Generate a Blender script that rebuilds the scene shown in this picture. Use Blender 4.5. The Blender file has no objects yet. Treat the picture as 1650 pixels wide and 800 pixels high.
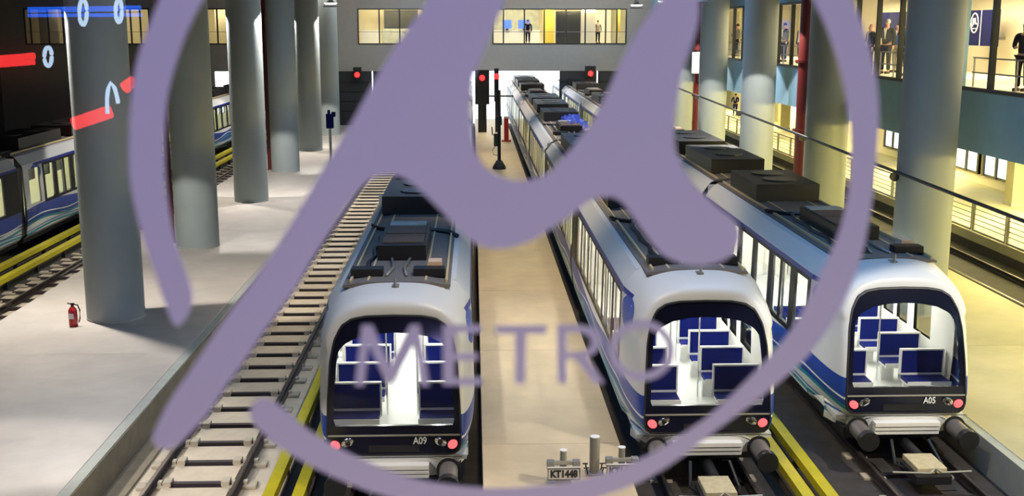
import bpy, bmesh, math, random
from mathutils import Vector, Matrix
random.seed(4)
S = bpy.context.scene
COL = S.collection
# ------------------------------------------------------------------ camera
F = 1825.0; P = math.atan(358/F); YAW = math.atan(63/F*math.cos(P)); H = 7.8
cd = bpy.data.cameras.new('camera'); cam = bpy.data.objects.new('camera', cd); COL.objects.link(cam)
cam.location = (0, 0, H); cam.rotation_euler = (math.pi/2-P, 0, -YAW)
cd.sensor_width = 36; cd.lens = F/1650*36; cd.clip_end = 400; cd.clip_start = .05
cd.dof.use_dof = True; cd.dof.focus_distance = 24; cd.dof.aperture_fstop = cd.lens/1000/0.0085
S.camera = cam
S.view_settings.view_transform = 'Standard'; S.view_settings.look = 'None'
S.view_settings.gamma = 1; S.view_settings.use_curve_mapping = False
S.view_settings.exposure = 0.0
# ------------------------------------------------------------------ world: daylight seen only through the far openings
w = bpy.data.worlds.new('world'); S.world = w; w.use_nodes = True
w.node_tree.nodes['Background'].inputs[0].default_value = (.86, .93, 1, 1)
w.node_tree.nodes['Background'].inputs[1].default_value = 3.0
# ------------------------------------------------------------------ lights
def aim(o, t):
    d = Vector(t)-o.location; o.rotation_euler = d.to_track_quat('-Z', 'Y').to_euler()
def area(name, loc, tgt, sx, sy, p, col):
    l = bpy.data.lights.new(name, 'AREA'); l.shape = 'RECTANGLE'; l.size = sx; l.size_y = sy; l.energy = p; l.color = col
    o = bpy.data.objects.new(name, l); COL.objects.link(o); o.location = loc
    aim(o, tgt) if tgt else None
    return o
def spot(name, loc, tgt, p, col, ang=102, blend=.06, r=.12):
    l = bpy.data.lights.new(name, 'SPOT'); l.energy = p; l.color = col; l.spot_size = math.radians(ang); l.spot_blend = blend
    l.shadow_soft_size = r
    o = bpy.data.objects.new(name, l); COL.objects.link(o); o.location = loc; aim(o, tgt); return o
WARM = (1, .83, .62); NEUT = (1, .93, .84); COOL = (.25, .52, 1.0); GAL = (1, .82, .37)
COLS_L = [(-9.22, 28.6), (-9.4, 38.2), (-9.53, 48.4), (-9.7, 58.5), (-9.82, 68.5), (-9.9, 78.5)]
COLS_R = [(11.62, 28.6), (12.0, 38.2), (12.15, 48.3), (12.31, 58.4), (12.5, 68.4), (12.6, 78.4)]
# high-bay lamps over the platforms (their fittings are built further down)
LAMPS = []
for y, cx in ((8.8, -9.1), (28.95, -9.22), (48.75, -9.53), (68.85, -9.82)):
    for x in (cx-1.42, cx+1.42):
        if y == 28.95 and x > cx: continue
        LAMPS.append((x, y, 9.0, 6000 if y == 28.95 else 4000, NEUT))
for y in (13.0, 43.5, 52.6, 63.0, 74.0): LAMPS.append((10.5, y, 9.0, 3800, NEUT))
for i, (x, y, z, p, c) in enumerate(LAMPS):
    spot('lamp_light', (x, y, z-.12), (x, y, 0), p, c, 112)
# warm luminaires hung under the roof above tracks and walkway
for y in (16, 32, 48, 64, 80):
    spot('bay_light', (1.4, y, 10.6), (1.4, y, 0), 1900 if y < 20 else 2700, WARM, 96, .5, .6)
for y in (20, 50, 80):  # added cool ambient fill below the roof, without fittings
    area('cool_fill_light', (-3, y, 10.8), (-3, y, 0), 6, 8, 330, COOL)
    area('cool_fill_light', (7.5, y, 10.8), (9.5, y, 0), 4, 8, 560, COOL)
# lighting row under the gallery overhang
for y in (15, 28, 42, 56, 70, 84, 98):
    area('gallery_light', (19.5, y, 4.35), (18.2 if y > 15 else 14, y, 0), .5, 9, 2700, GAL)
area('far_wall_fill', (1, 79, 10.7), (0, 86, 5.5), 30, .8, 1100, (1, .93, .82))  # unseen fill added to lift the dark far wall
# unseen yellow fill lights added under the overhang, turned to the right columns
for y in (21, 31, 41, 51, 61):
    area('column_fill_light', (15.8, y, 4.42), (12.4, y+4.5, 1.6), 2.2, .3, 420, (1, .74, .16))
# rooms behind the upper windows
for y in (29, 38, 48.5, 58.5):
    area('room_light', (16.2, y, 8.85), (16.2, y, 0), 2, 5, 430, (1, .84, .52))
for x in (-28.5, -20, -6, 3.5, 9.0):
    area('room_light', (x, 87.5, 9.3), (x, 90.5, 7.0), 5, .6, 290 if x > -10 else 110, (1, .86, .5))
# unseen lamps added in the camera's room to tint the window film
area('decal_tint_light', (-1.7, -1.2, 10.4), (-.4, 1, 7.9), 1.2, .6, 62, (.46, .42, 1.0))
area('decal_tint_light', (1.6, -1.6, 10.4), (.2, 1, 7.6), 1.2, .6, 52, (.76, .72, .95))
area('decal_tint_light', (.3, .2, 6.35), (.2, 1, 7.3), 1.2, .3, 10, (1, .74, .42))  # low warm lamp stands in for bounced light

# ------------------------------------------------------------------ materials
def mat(name, col, rough=.6, metal=0, emit=None, es=1, bump=0, bscale=30, vary=0, vscale=3, spec=None, coat=0):
    m = bpy.data.materials.new(name); m.use_nodes = True; nt = m.node_tree; b = nt.nodes['Principled BSDF']
    c = (*col, 1); b.inputs['Base Color'].default_value = c
    b.inputs['Roughness'].default_value = rough; b.inputs['Metallic'].default_value = metal
    if coat: b.inputs['Coat Weight'].default_value = coat
    if spec is not None: b.inputs['Specular IOR Level'].default_value = spec
    if emit: b.inputs['Emission Color'].default_value = (*emit, 1); b.inputs['Emission Strength'].default_value = es
    if vary or bump:
        tc = nt.nodes.new('ShaderNodeTexCoord')
    if vary:
        n = nt.nodes.new('ShaderNodeTexNoise'); n.inputs['Scale'].default_value = vscale; n.inputs['Detail'].default_value = 6
        n.inputs['Roughness'].default_value = .65
        nt.links.new(tc.outputs['Object'], n.inputs['Vector'])
        r = nt.nodes.new('ShaderNodeMapRange'); r.inputs[1].default_value = .3; r.inputs[2].default_value = .7
        r.inputs[3].default_value = 1-vary; r.inputs[4].default_value = 1+vary
        nt.links.new(n.outputs[0], r.inputs[0])
        mx = nt.nodes.new('ShaderNodeVectorMath'); mx.operation = 'SCALE'; mx.inputs[0].default_value = col
        nt.links.new(r.outputs[0], mx.inputs['Scale']); nt.links.new(mx.outputs[0], b.inputs['Base Color'])
    if bump:
        n = nt.nodes.new('ShaderNodeTexNoise'); n.inputs['Scale'].default_value = bscale
        nt.links.new(tc.outputs['Object'], n.inputs['Vector'])
        bp = nt.nodes.new('ShaderNodeBump'); bp.inputs['Strength'].default_value = bump
        nt.links.new(n.outputs[0], bp.inputs['Height']); nt.links.new(bp.outputs[0], b.inputs['Normal'])
    return m
def glass(name, refl=.06, tint=(1, 1, 1)):
    m = bpy.data.materials.new(name); m.use_nodes = True; nt = m.node_tree; nt.nodes.clear()
    o = nt.nodes.new('ShaderNodeOutputMaterial'); t = nt.nodes.new('ShaderNodeBsdfTransparent'); g = nt.nodes.new('ShaderNodeBsdfGlossy')
    t.inputs[0].default_value = (*tint, 1); g.inputs['Roughness'].default_value = 0.0
    lw = nt.nodes.new('ShaderNodeLayerWeight'); lw.inputs[0].default_value = .5
    pw = nt.nodes.new('ShaderNodeMath'); pw.operation = 'POWER'; pw.inputs[1].default_value = 5
    nt.links.new(lw.outputs['Facing'], pw.inputs[0])
    ad = nt.nodes.new('ShaderNodeMath'); ad.operation = 'MULTIPLY_ADD'; ad.inputs[1].default_value = 1-refl; ad.inputs[2].default_value = refl; ad.use_clamp = True
    mx = nt.nodes.new('ShaderNodeMixShader')
    nt.links.new(pw.outputs[0], ad.inputs[0]); nt.links.new(ad.outputs[0], mx.inputs[0])
    nt.links.new(t.outputs[0], mx.inputs[1]); nt.links.new(g.outputs[0], mx.inputs[2]); nt.links.new(mx.outputs[0], o.inputs[0])
    return m
M = {}
M['plat'] = mat('platform_concrete', (.47, .43, .39), .45, vary=.13, vscale=.9, bump=.04)
M['walk'] = mat('walkway_concrete', (.62, .49, .31), .5, vary=.12, vscale=1.1, bump=.04)
M['platr'] = mat('right_platform_concrete', (.44, .40, .25), .5, vary=.14, vscale=.8, bump=.04)
M['curb'] = mat('kerb_concrete', (.36, .38, .34), .6, vary=.1)
M['wallside'] = mat('kerb_face', (.20, .17, .12), .8, vary=.2, vscale=2)
M['bed'] = mat('track_slab', (.55, .47, .36), .7, vary=.15, vscale=2)
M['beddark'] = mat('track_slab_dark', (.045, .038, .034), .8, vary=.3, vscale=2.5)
M['block'] = mat('sleeper_block', (.42, .37, .29), .7, vary=.15, vscale=4)
M['rail'] = mat('rail_steel', (.045, .032, .028), .45, .6, vary=.3, vscale=5)
M['railtop'] = mat('rail_head', (.20, .17, .15), .35, .8)
M['tie'] = mat('tie_bar_steel', (.035, .025, .03), .6, .3)
M['yellow'] = mat('third_rail_cover_yellow', (.52, .45, .012), .45, vary=.12, vscale=3)
M['col'] = mat('column_paint', (.31, .355, .36), .55, vary=.03, vscale=2)
M['grey'] = mat('grey_wall', (.30, .29, .27), .8, vary=.05)
M['fac'] = mat('gallery_facade', (.24, .42, .56), .7, vary=.06, vscale=1.5)
M['dark'] = mat('dark_wall', (.03, .032, .035), .8)
M['ceil'] = mat('ceiling_dark', (.03, .03, .035), .9)
M['cream'] = mat('cream_wall', (.78, .72, .56), .7)
M['whitew'] = mat('white_wall', (.82, .82, .76), .7)
M['frame'] = mat('window_frame', (.03, .035, .035), .4, .3)
M['red'] = mat('pipe_red', (.10, .010, .010), .4)
M['redbright'] = mat('extinguisher_red', (.45, .015, .02), .3)
M['black'] = mat('black_plastic', (.012, .012, .014), .45)
M['gloss'] = mat('black_gloss_panel', (.006, .007, .02), .12)
M['bufm'] = mat('buffer_grey', (.16, .145, .13), .45, .2)
M['chrome'] = mat('chrome', (.75, .75, .72), .15, 1)
M['metal'] = mat('painted_metal_grey', (.28, .28, .26), .45, .4)
M['galv'] = mat('galvanised_steel', (.45, .44, .38), .45, .5)
M['white'] = mat('train_white', (.80, .79, .76), .3, coat=.3)
M['roofd'] = mat('roof_deck', (.16, .145, .135), .7, vary=.15, vscale=4)
M['strip'] = mat('roof_rail_yellowish', (.62, .50, .28), .5)
M['grille'] = mat('ac_grille_brown', (.13, .085, .06), .7, vary=.4, vscale=25)
M['lidg'] = mat('roof_lid_grey', (.38, .40, .36), .6, vary=.2, vscale=3)
M['orange'] = mat('roof_box_cream', (.75, .52, .36), .5)
M['lin'] = mat('train_lining_white', (.85, .85, .80), .5)
M['flr'] = mat('train_floor_grey', (.62, .64, .62), .5, vary=.04)
M['seat'] = mat('seat_blue', (.002, .008, .13), .7, spec=.15)
M['seatw'] = mat('seat_shell_white', (.8, .8, .78), .4)
M['tlight'] = mat('train_ceiling_strip', (.9, .9, .9), .5, emit=(1, .99, .92), es=36)
M['tlight2'] = mat('train_ceiling_strip_warm', (.9, .9, .9), .5, emit=(.95, .93, .45), es=10)
M['redl'] = mat('tail_lamp', (.6, .05, .05), .3, emit=(1, .13, .14), es=1.5)
M['redsig'] = mat('signal_lamp', (.6, .02, .02), .3, emit=(1, .02, .02), es=4)
M['screen'] = mat('lit_screen', (.02, .05, .2), .3, emit=(.15, .3, .9), es=1.2)
M['lampb'] = mat('lamp_bell', (.35, .38, .45), .4, .3)
M['lampe'] = mat('lamp_lens', (.9, .9, .9), .4, emit=(1, .9, .75), es=6)
M['plate'] = mat('sign_plate', (.78, .78, .78), .5)
M['ink'] = mat('sign_ink', (.02, .02, .02), .6)
M['inkw'] = mat('white_lettering', (.8, .8, .8), .5)
M['navy'] = mat('navy_board', (.008, .01, .07), .95, spec=.1)
M['ybrown'] = mat('yellow_partition', (.75, .58, .08), .6)
M['litpane'] = mat('backlit_pane', (.8, .85, .9), .5, emit=(.8, .92, 1), es=1.1)
M['green'] = mat('green_board', (.05, .4, .2), .5)
M['blueb'] = mat('blue_roof_cover', (.03, .06, .40), .5, vary=.4, vscale=6)
M['beigebox'] = mat('coupler_lid', (.52, .44, .27), .6, vary=.2, vscale=10)
M['neonr'] = mat('neon_red', (.1, 0, 0), .5, emit=(1, .035, .04), es=15)
M['neonb'] = mat('neon_blue', (0, 0, .1), .5, emit=(.01, .14, 1), es=11)
M['neonw'] = mat('neon_white', (.1, .1, .1), .5, emit=(.55, .75, 1), es=14)
M['decal'] = mat('vinyl_film_lilac', (.56, .56, .70), .8)
M['pane'] = glass('window_glass', .07); M['wind'] = glass('train_glass', .05, (.96, .97, .96)); M['roomglass'] = glass('room_glass', .05)
M['skin'] = mat('skin', (.60, .33, .23), .6)
M['hair'] = mat('hair_dark', (.03, .02, .015), .7); M['hairg'] = mat('hair_grey', (.45, .42, .38), .7); M['hairb'] = mat('hair_blond', (.55, .38, .16), .7)
M['suitn'] = mat('suit_navy', (.02, .03, .16), .95, spec=.1); M['suitb'] = mat('suit_black', (.012, .012, .018), .95, spec=.1); M['suitblue'] = mat('jacket_blue', (.03, .10, .45), .95, spec=.1)
M['shirt'] = mat('shirt_white', (.8, .8, .8), .6); M['greycl'] = mat('clothes_grey', (.25, .23, .2), .95, spec=.1)
M['purple'] = mat('dress_purple_grey', (.16, .13, .22), .95, spec=.1)

# train livery: white with navy and teal waves near the skirt, black window band, navy line under the cove (flat print)
def livery():
    m = bpy.data.materials.new('train_livery'); m.use_nodes = True; nt = m.node_tree; b = nt.nodes['Principled BSDF']
    b.inputs['Roughness'].default_value = .38
    N = nt.nodes; L = nt.links
    tc = N.new('ShaderNodeTexCoord'); sp = N.new('ShaderNodeSeparateXYZ'); L.new(tc.outputs['Object'], sp.inputs[0])
    def m_(op, a, c=0, d=None):
        n = N.new('ShaderNodeMath'); n.operation = op
        for i, v in enumerate((a, c, d)):
            if v is None: continue
            if isinstance(v, (int, float)): n.inputs[i].default_value = v
            else: L.new(v, n.inputs[i])
        return n.outputs[0]
    x, y, z = sp.outputs
    ax = m_('ABSOLUTE', x)
    def wave(fr, ph, amp): return m_('MULTIPLY', m_('SINE', m_('MULTIPLY_ADD', y, fr, ph)), amp)
    def between(v, lo, hi): return m_('MULTIPLY', m_('GREATER_THAN', v, lo), m_('LESS_THAN', v, hi))
    def mix(fac, c1, c2):
        n = N.new('ShaderNodeMix'); n.data_type = 'RGBA'; L.new(fac, n.inputs[0])
        if isinstance(c1, tuple): n.inputs[6].default_value = (*c1, 1)
        else: L.new(c1, n.inputs[6])
        n.inputs[7].default_value = (*c2, 1); return n.outputs[2]
    side = m_('GREATER_THAN', ax, 1.04)
    z1 = m_('SUBTRACT', z, wave(.62, .4, .13)); z2 = m_('SUBTRACT', z, wave(1.0, .1, .10)); z3 = m_('SUBTRACT', z, wave(.8, -.5, .06))
    c = mix(m_('MULTIPLY', side, between(z1, .84, 1.42)), (.66, .67, .67), (.006, .045, .32))
    c = mix(m_('MULTIPLY', side, between(z2, 1.06, 1.10)), c, (.78, .8, .82))
    c = mix(m_('MULTIPLY', side, between(z2, .86, .95)), c, (.01, .22, .30))
    c = mix(m_('MULTIPLY', side, between(z3, .58, .66)), c, (.01, .25, .34))
    c = mix(m_('MULTIPLY', side, between(z3, .70, .74)), c, (.02, .10, .36))
    band = m_('MULTIPLY', between(z, 1.5, 2.93), m_('GREATER_THAN', y, 1.9))
    c = mix(band, c, (.012, .011, .012))
    c = mix(m_('MULTIPLY', between(z, 2.93, 3.02), m_('GREATER_THAN', y, 1.15)), c, (.006, .02, .26))
    e = m_('ADD', m_('POWER', m_('MULTIPLY', m_('SUBTRACT', y, 1.25), 1.9), 2), m_('POWER', m_('MULTIPLY', m_('SUBTRACT', z, 2.68), 3.6), 2))
    c = mix(m_('MULTIPLY', m_('GREATER_THAN', ax, 1.12), m_('LESS_THAN', e, 1)), c, (.008, .06, .42))
    L.new(c, b.inputs['Base Color'])
    L.new(m_('MULTIPLY_ADD', band, -.40, .5), b.inputs['Specular IOR Level'])
    return m
M['liv'] = livery()

# ------------------------------------------------------------------ mesh helpers
class MB:
    def __init__(s): s.v = []; s.f = []
    def ring(s, ax, d0, d1, a0, z0, a1, z1, t):      # rectangular frame, ax = axis it faces
        n = len(s.v)
        for d in (d0, d1):
            for e in (0, t):
                for a, z in ((a0+e, z0+e), (a1-e, z0+e), (a1-e, z1-e), (a0+e, z1-e)): s.v.append((d, a, z) if ax == 'x' else (a, d, z))
        for i in range(4):
            j = (i+1) % 4
            s.f += [(n+i, n+j, n+4+j, n+4+i), (n+8+i, n+12+i, n+12+j, n+8+j), (n+i, n+8+i, n+8+j, n+j), (n+4+i, n+4+j, n+12+j, n+12+i)]
        return s
    def box(s, x0, y0, z0, x1, y1, z1):
        n = len(s.v); s.v += [(x, y, z) for z in (z0, z1) for y in (y0, y1) for x in (x0, x1)]
        s.f += [tuple(n+i for i in q) for q in ((0, 2, 3, 1), (4, 5, 7, 6), (0, 1, 5, 4), (1, 3, 7, 5), (3, 2, 6, 7), (2, 0, 4, 6))]; return s
    def quad(s, *p): n = len(s.v); s.v += list(p); s.f.append(tuple(range(n, n+len(p)))); return s
    def tube(s, pts, r, n=10, cap=True):
        pts = [Vector(p) for p in pts]; base = len(s.v); rs = r if isinstance(r, (list, tuple)) else [r]*len(pts)
        for i, p in enumerate(pts):
            a = pts[max(i-1, 0)]; b = pts[min(i+1, len(pts)-1)]; d = (b-a).normalized()
            u = d.cross(Vector((0, 0, 1)));
            if u.length < .01: u = Vector((1, 0, 0))
            u.normalize(); v = d.cross(u)
            for k in range(n):
                t = 2*math.pi*k/n; q = p+(u*math.cos(t)+v*math.sin(t))*rs[i]; s.v.append(tuple(q))
        for i in range(len(pts)-1):
            for k in range(n):
                a = base+i*n+k; b = base+i*n+(k+1) % n; s.f.append((a, b, b+n, a+n))
        if cap:
            s.f.append(tuple(base+k for k in range(n))[::-1]); s.f.append(tuple(base+(len(pts)-1)*n+k for k in range(n)))
        return s
    def lathe(s, prof, c=(0, 0, 0), n=32):
        base = len(s.v)
        for r, z in prof:
            for k in range(n):
                t = 2*math.pi*k/n; s.v.append((c[0]+r*math.cos(t), c[1]+r*math.sin(t), c[2]+z))
        for i in range(len(prof)-1):
            for k in range(n):
                a = base+i*n+k; b = base+i*n+(k+1) % n; s.f.append((a, b, b+n, a+n))
        s.f.append(tuple(base+k for k in range(n))[::-1]); s.f.append(tuple(base+(len(prof)-1)*n+k for k in range(n)))
        return s
    def prism(s, poly, y0, y1):           # poly in (x,z), extruded along y
        n = len(s.v); k = len(poly); s.v += [(p[0], y0, p[1]) for p in poly]+[(p[0], y1, p[1]) for p in poly]
        s.f.append(tuple(n+i for i in range(k))); s.f.append(tuple(n+k+i for i in range(k))[::-1])
        for i in range(k): j = (i+1) % k; s.f.append((n+i, n+k+i, n+k+j, n+j))
        return s
    def build(s, name, m, parent=None, smooth=False, bevel=0):
        me = bpy.data.meshes.new(name); me.from_pydata(s.v, [], s.f); me.validate(); me.update()
        if smooth:
            me.polygons.foreach_set('use_smooth', [True]*len(me.polygons))
            try: me.set_sharp_from_angle(angle=math.radians(38))
            except Exception: pass
        me.materials.append(M[m] if isinstance(m, str) else m)
        o = bpy.data.objects.new(name, me); COL.objects.link(o)
        if parent: o.parent = parent
        if bevel:
            b = o.modifiers.new('bevel', 'BEVEL'); b.width = bevel; b.segments = 2; b.limit_method = 'ANGLE'
        return o
def tag(o, label=None, cat=None, group=None, kind=None):
    if label: o['label'] = label
    if cat: o['category'] = cat
    if group: o['group'] = group
    if kind: o['kind'] = kind
    return o
def empty(name, loc=(0, 0, 0), label=None, cat=None, group=None):
    o = bpy.data.objects.new(name, None); COL.objects.link(o); o.location = loc; o.empty_display_size = .2
    return tag(o, label, cat, group)
def struct(o): o['kind'] = 'structure'; return o
def text(name, s, size, m, loc, rot, parent=None, ext=.002, sx=1.0, bold=0):
    c = bpy.data.curves.new(name, 'FONT'); c.body = s; c.size = size; c.align_x = 'CENTER'; c.align_y = 'CENTER'; c.extrude = ext; c.offset = bold
    o = bpy.data.objects.new(name, c); COL.objects.link(o)
    dg = bpy.context.evaluated_depsgraph_get(); me = bpy.data.meshes.new_from_object(o.evaluated_get(dg))
    bpy.data.objects.remove(o); me.materials.clear(); me.materials.append(M[m])
    for p in me.polygons: p.material_index = 0
    o = bpy.data.objects.new(name, me); COL.objects.link(o); o.location = loc; o.rotation_euler = rot; o.scale = (sx, 1, 1)
    if parent: o.parent = parent
    return o
def copy_tree(o, parent=None):
    c = o.copy(); COL.objects.link(c)
    if parent: c.parent = parent
    for ch in list(o.children): copy_tree(ch, c)
    return c

# ------------------------------------------------------------------ shell of the hall
Y1 = 118.0
struct(MB().box(-35, 1.2, -.6, 24, 91, -.22).build('floor', 'bed'))
struct(MB().box(-60, 91, -.6, 13.6, 180, -.22).build('floor_yard', 'lin'))
struct(MB().box(-35.3, -6, 11, 24.3, 91.2, 11.3).box(13.3, 91.2, 11, 24.3, Y1, 11.3).build('ceiling', 'ceil'))
struct(MB().box(-35.3, -6, -.6, -35, 91.2, 11).build('wall_left', 'dark'))
struct(MB().box(-35.3, 1.0, -.6, 24, 1.2, 6.1).build('wall_front', 'grey'))
struct(MB().box(24, -6, -.6, 24.3, Y1, 11).build('wall_far_right', 'cream'))
struct(MB().box(13.6, Y1-.3, -.6, 24, Y1, 11).build('wall_gallery_end', 'cream'))
struct(MB().box(13.3, 91, -.6, 13.6, Y1, 4.5).build('wall_gallery_side', 'cream'))
# platforms, walkway, gallery floor
def slabs(name, x0, x1, y0, y1, step, m, z=.45, z0=-.22):
    o = struct(MB().box(x0+.01, y0, z0, x1-.01, y1, z-.012).build(name, 'curb'))
    y = y0; me = {}
    while y < y1-.01:
        ye = min(y+step, y1); k = round(ye-y, 2)
        if k not in me:
            p = MB().box(x0, .006, z-.012, x1, k-.006, z).build('floor_slab', m, o); me[k] = p.data
        else:
            p = bpy.data.objects.new('floor_slab', me[k]); COL.objects.link(p); p.parent = o
        p.location.y = y; y = ye
    return o
slabs('floor_platform_left', -12.05, -6.68, 1.2, 95, 8.0, 'plat')
struct(MB().box(-6.68, 1.2, -.22, -6.48, 95, .44).build('trim_1', 'curb'))
struct(MB().box(-6.48, 1.2, -.22, -6.46, 95, .42).build('trim_2', 'wallside'))
slabs('floor_walkway', .12, 2.58, 1.2, 92, 6.0, 'walk')
slabs('floor_platform_right', 9.42, 14.6, 1.2, 95, 8.0, 'platr')
struct(MB().box(9.24, 1.2, -.22, 9.42, 95, .44).build('trim_3', 'curb'))
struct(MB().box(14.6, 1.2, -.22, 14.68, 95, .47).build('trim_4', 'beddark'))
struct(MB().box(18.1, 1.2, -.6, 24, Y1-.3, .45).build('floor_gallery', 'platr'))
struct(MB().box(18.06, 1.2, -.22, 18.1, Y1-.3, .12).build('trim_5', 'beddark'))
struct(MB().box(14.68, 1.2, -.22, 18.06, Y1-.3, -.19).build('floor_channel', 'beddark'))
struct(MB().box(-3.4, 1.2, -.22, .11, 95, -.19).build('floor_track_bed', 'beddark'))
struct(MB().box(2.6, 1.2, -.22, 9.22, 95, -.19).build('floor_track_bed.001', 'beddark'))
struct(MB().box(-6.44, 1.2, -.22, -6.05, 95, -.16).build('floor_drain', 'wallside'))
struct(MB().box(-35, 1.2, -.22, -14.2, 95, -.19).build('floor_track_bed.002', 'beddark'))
# viewing room
struct(MB().box(-8, -6, 6.0, 12, 1.0, 6.15).build('floor_viewing_room', 'dark'))
struct(MB().box(-8.2, -6, 6.0, -8, 1.0, 11).build('wall_viewing_left', 'dark'))
struct(MB().box(12, -6, 6.0, 12.2, 1.0, 11).build('wall_viewing_right', 'dark'))
struct(MB().box(-8, -6.2, 6.0, 12, -6, 11).build('wall_viewing_back', 'dark'))
struct(MB().box(-35, .9, 6.1, -3.2, 1.1, 11).build('wall_viewing_front', 'dark'))
struct(MB().box(3.4, .9, 6.1, 24, 1.1, 11).build('wall_viewing_front.001', 'dark'))

# far wall with window strip and openings
wb = struct(MB().box(-35, 86, 4.48, 24, 86.35, 6.5).box(-35, 86, 9.05, 24, 86.35, 11)
    .box(-35, 86, 6.5, -32.95, 86.35, 9.05).box(-30.1, 86, 6.5, -25.8, 86.35, 9.05).box(-23.8, 86, 6.5, -19.7, 86.35, 9.05)
    .box(-17.5, 86, 6.5, -8.55, 86.35, 9.05).box(-3.6, 86, 6.5, 1.45, 86.35, 9.05).box(11.5, 86, 6.5, 13.6, 86.35, 9.05)
    .box(-35, 86, -.6, -24.3, 86.3, 4.48).box(-21.5, 86, -.6, -19.3, 86.3, 4.48).build('wall_back', 'grey'))
n = 0
for x0, x1, ms in ((-32.95, -30.1, (-32.5, -31.2)), (-25.8, -23.8, (-25.2, -24.5)), (-19.7, -17.5, (-18.88, -18.2)),
                   (-8.55, -3.6, (-6.95, -5.44)), (1.45, 11.5, (2.27, 3.84, 5.32, 6.95, 8.39, 9.92, 10.76))):
    n += 1
    f = MB().ring('y', 85.97, 86.1, x0, 6.45, x1, 9.08, .09)
    fo = struct(f.build('window_%d' % n, 'frame'))
    for mx in ms: MB().box(mx-.05, 85.96, 6.5, mx+.05, 86.1, 9.05).build('mullion', 'frame', fo)
    edges = [x0+.09]+list(ms)+[x1-.09]
    for a, b in zip(edges, edges[1:]): MB().quad((a, 86.05, 6.5), (b, 86.05, 6.5), (b, 86.05, 9.0), (a, 86.05, 9.0)).build('pane', 'roomglass', fo)
    MB().box(x0, 86.6, 7.35, x1, 86.64, 7.39).build('handrail', 'metal', fo)
# room behind
rb = struct(MB().box(-35, 86.35, 6.35, 13.4, 91, 6.5).build('floor_back_room', 'cream'))
struct(MB().box(-35, 91, 4.48, 13.4, 91.2, 11).build('wall_back_room', 'cream'))
struct(MB().box(-35, 86.35, 9.4, 13.4, 91, 9.5).build('ceiling_back_room', 'whitew'))
for k, (x0, x1, y, z0, z1, m) in enumerate(((-33, -32.1, 89, 6.5, 9.4, 'grey'), (-31.9, -31.2, 88, 6.5, 9.4, 'grey'), (-30.8, -30.1, 88, 6.5, 9.4, 'grey'),
        (-8.5, -7.0, 88, 6.5, 7.5, 'whitew'), (-6.9, -3.6, 88.6, 6.5, 7.6, 'lidg'), (-6.8, -4.2, 88.7, 7.6, 9.0, 'dark'), (1.5, 5.1, 88, 6.5, 7.5, 'whitew'),
        (1.5, 5.2, 90.2, 7.5, 9.4, 'lidg'), (6.3, 8.2, 87.6, 6.5, 8.9, 'dark'), (8.25, 9.3, 87.5, 6.5, 9.4, 'cream'), (9.4, 10.8, 90, 6.5, 9.4, 'whitew'),
        (10.95, 11.25, 88, 7.3, 9.4, 'ybrown'), (5.4, 6.2, 88.5, 6.5, 9.4, 'ybrown'), (-19.6, -18.5, 88.5, 6.5, 9.4, 'cream'))):
    struct(MB().box(x0, y, z0, x1, y+.12, z1).build('wall_partition' if k == 0 else 'wall_partition.%03d' % k, m))
for lab, x, w_ in (('left of two lit blue screens in the far window strip', 2.6, .7), ('right of two lit blue screens in the far window strip', 3.9, .9)):
    tv = empty('monitor', (x, 87.95, 7.5), lab, 'screen', 'screens in the far room')
    MB().box(-w_/2, -.03, .1, w_/2, .03, .75).build('screen_panel', 'screen', tv); MB().box(-.1, -.05, 0, .1, .05, .1).build('stand', 'black', tv)
# closed dark doors on the far wall below the windows
k = 0
for x0, x1 in ((-24.3, -21.5), (-10.0, -7.6), (-7.5, -5.2), (-5.1, -2.9), (6.5, 9.3), (9.4, 12.9)):
    k += 1
    d = struct(MB().box(x0, 86.05, -.2, x1, 86.15, 4.48).build('door_%d' % k, 'dark'))
    for i in range(6): MB().box(x0+.1, 86.0, .1+i*.72, x1-.1, 86.05, .72+i*.72).build('door_panel', 'dark', d)
struct(MB().box(-17.2, 86.05, -.3, -10.0, 86.3, 4.48).build('wall_back_panel', 'dark'))
struct(MB().box(-2.9, 86.05, -.3, -2.7, 86.3, 4.48).build('trim_6', 'grey'))

# right facade (upper floor overhang)
FX = 13.3
struct(MB().box(FX, 1.2, 4.5, 24, Y1-.3, 6.15).build('floor_upper_gallery', 'fac'))
wr = MB().box(FX, 1.2, 8.75, FX+.3, Y1-.3, 11)
wins = [(24.5, 31.15), (34.3, 42.2), (45.2, 51.9), (55.2, 62.1)]
y = 1.2
for a, b in wins: wr.box(FX, y, 6.15, FX+.3, a, 8.75); y = b
wr.box(FX, y, 6.15, FX+.3, Y1-.3, 8.75)
struct(wr.build('wall_right', 'fac'))
for i, (a, b) in enumerate(wins):
    fo = struct(MB().ring('x', FX-.04, FX+.1, a, 6.1, b, 8.78, .1).build('window_%d' % (6+i), 'frame'))
    ms = [m_ for m_ in {0: (27.0, 29.02), 1: (35.44, 37.47, 39.48, 41.4), 2: (47.68, 49.72), 3: (56.4, 58.4, 60.27)}[i]]
    for my in ms: MB().box(FX-.05, my-.055, 6.15, FX+.1, my+.055, 8.75).build('mullion', 'frame', fo)
    ed = [a+.1]+ms+[b-.1]
    for p, q in zip(ed, ed[1:]): MB().quad((FX+.03, p, 6.2), (FX+.03, q, 6.2), (FX+.03, q, 8.7), (FX+.03, p, 8.7)).build('pane', 'roomglass', fo)
    hr = MB()
    for z in (6.55, 6.95): hr.box(FX+.45, a, z-.02, FX+.49, b, z+.02)
    yy = a+.3
    while yy < b: hr.box(FX+.45, yy, 6.15, FX+.49, yy+.04, 6.97); yy += 1.25
    hr.build('handrail', 'metal', fo)
struct(MB().box(18.2, 20, 6.15, 18.4, 70, 9.0).build('wall_upper_room', 'cream'))
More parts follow.
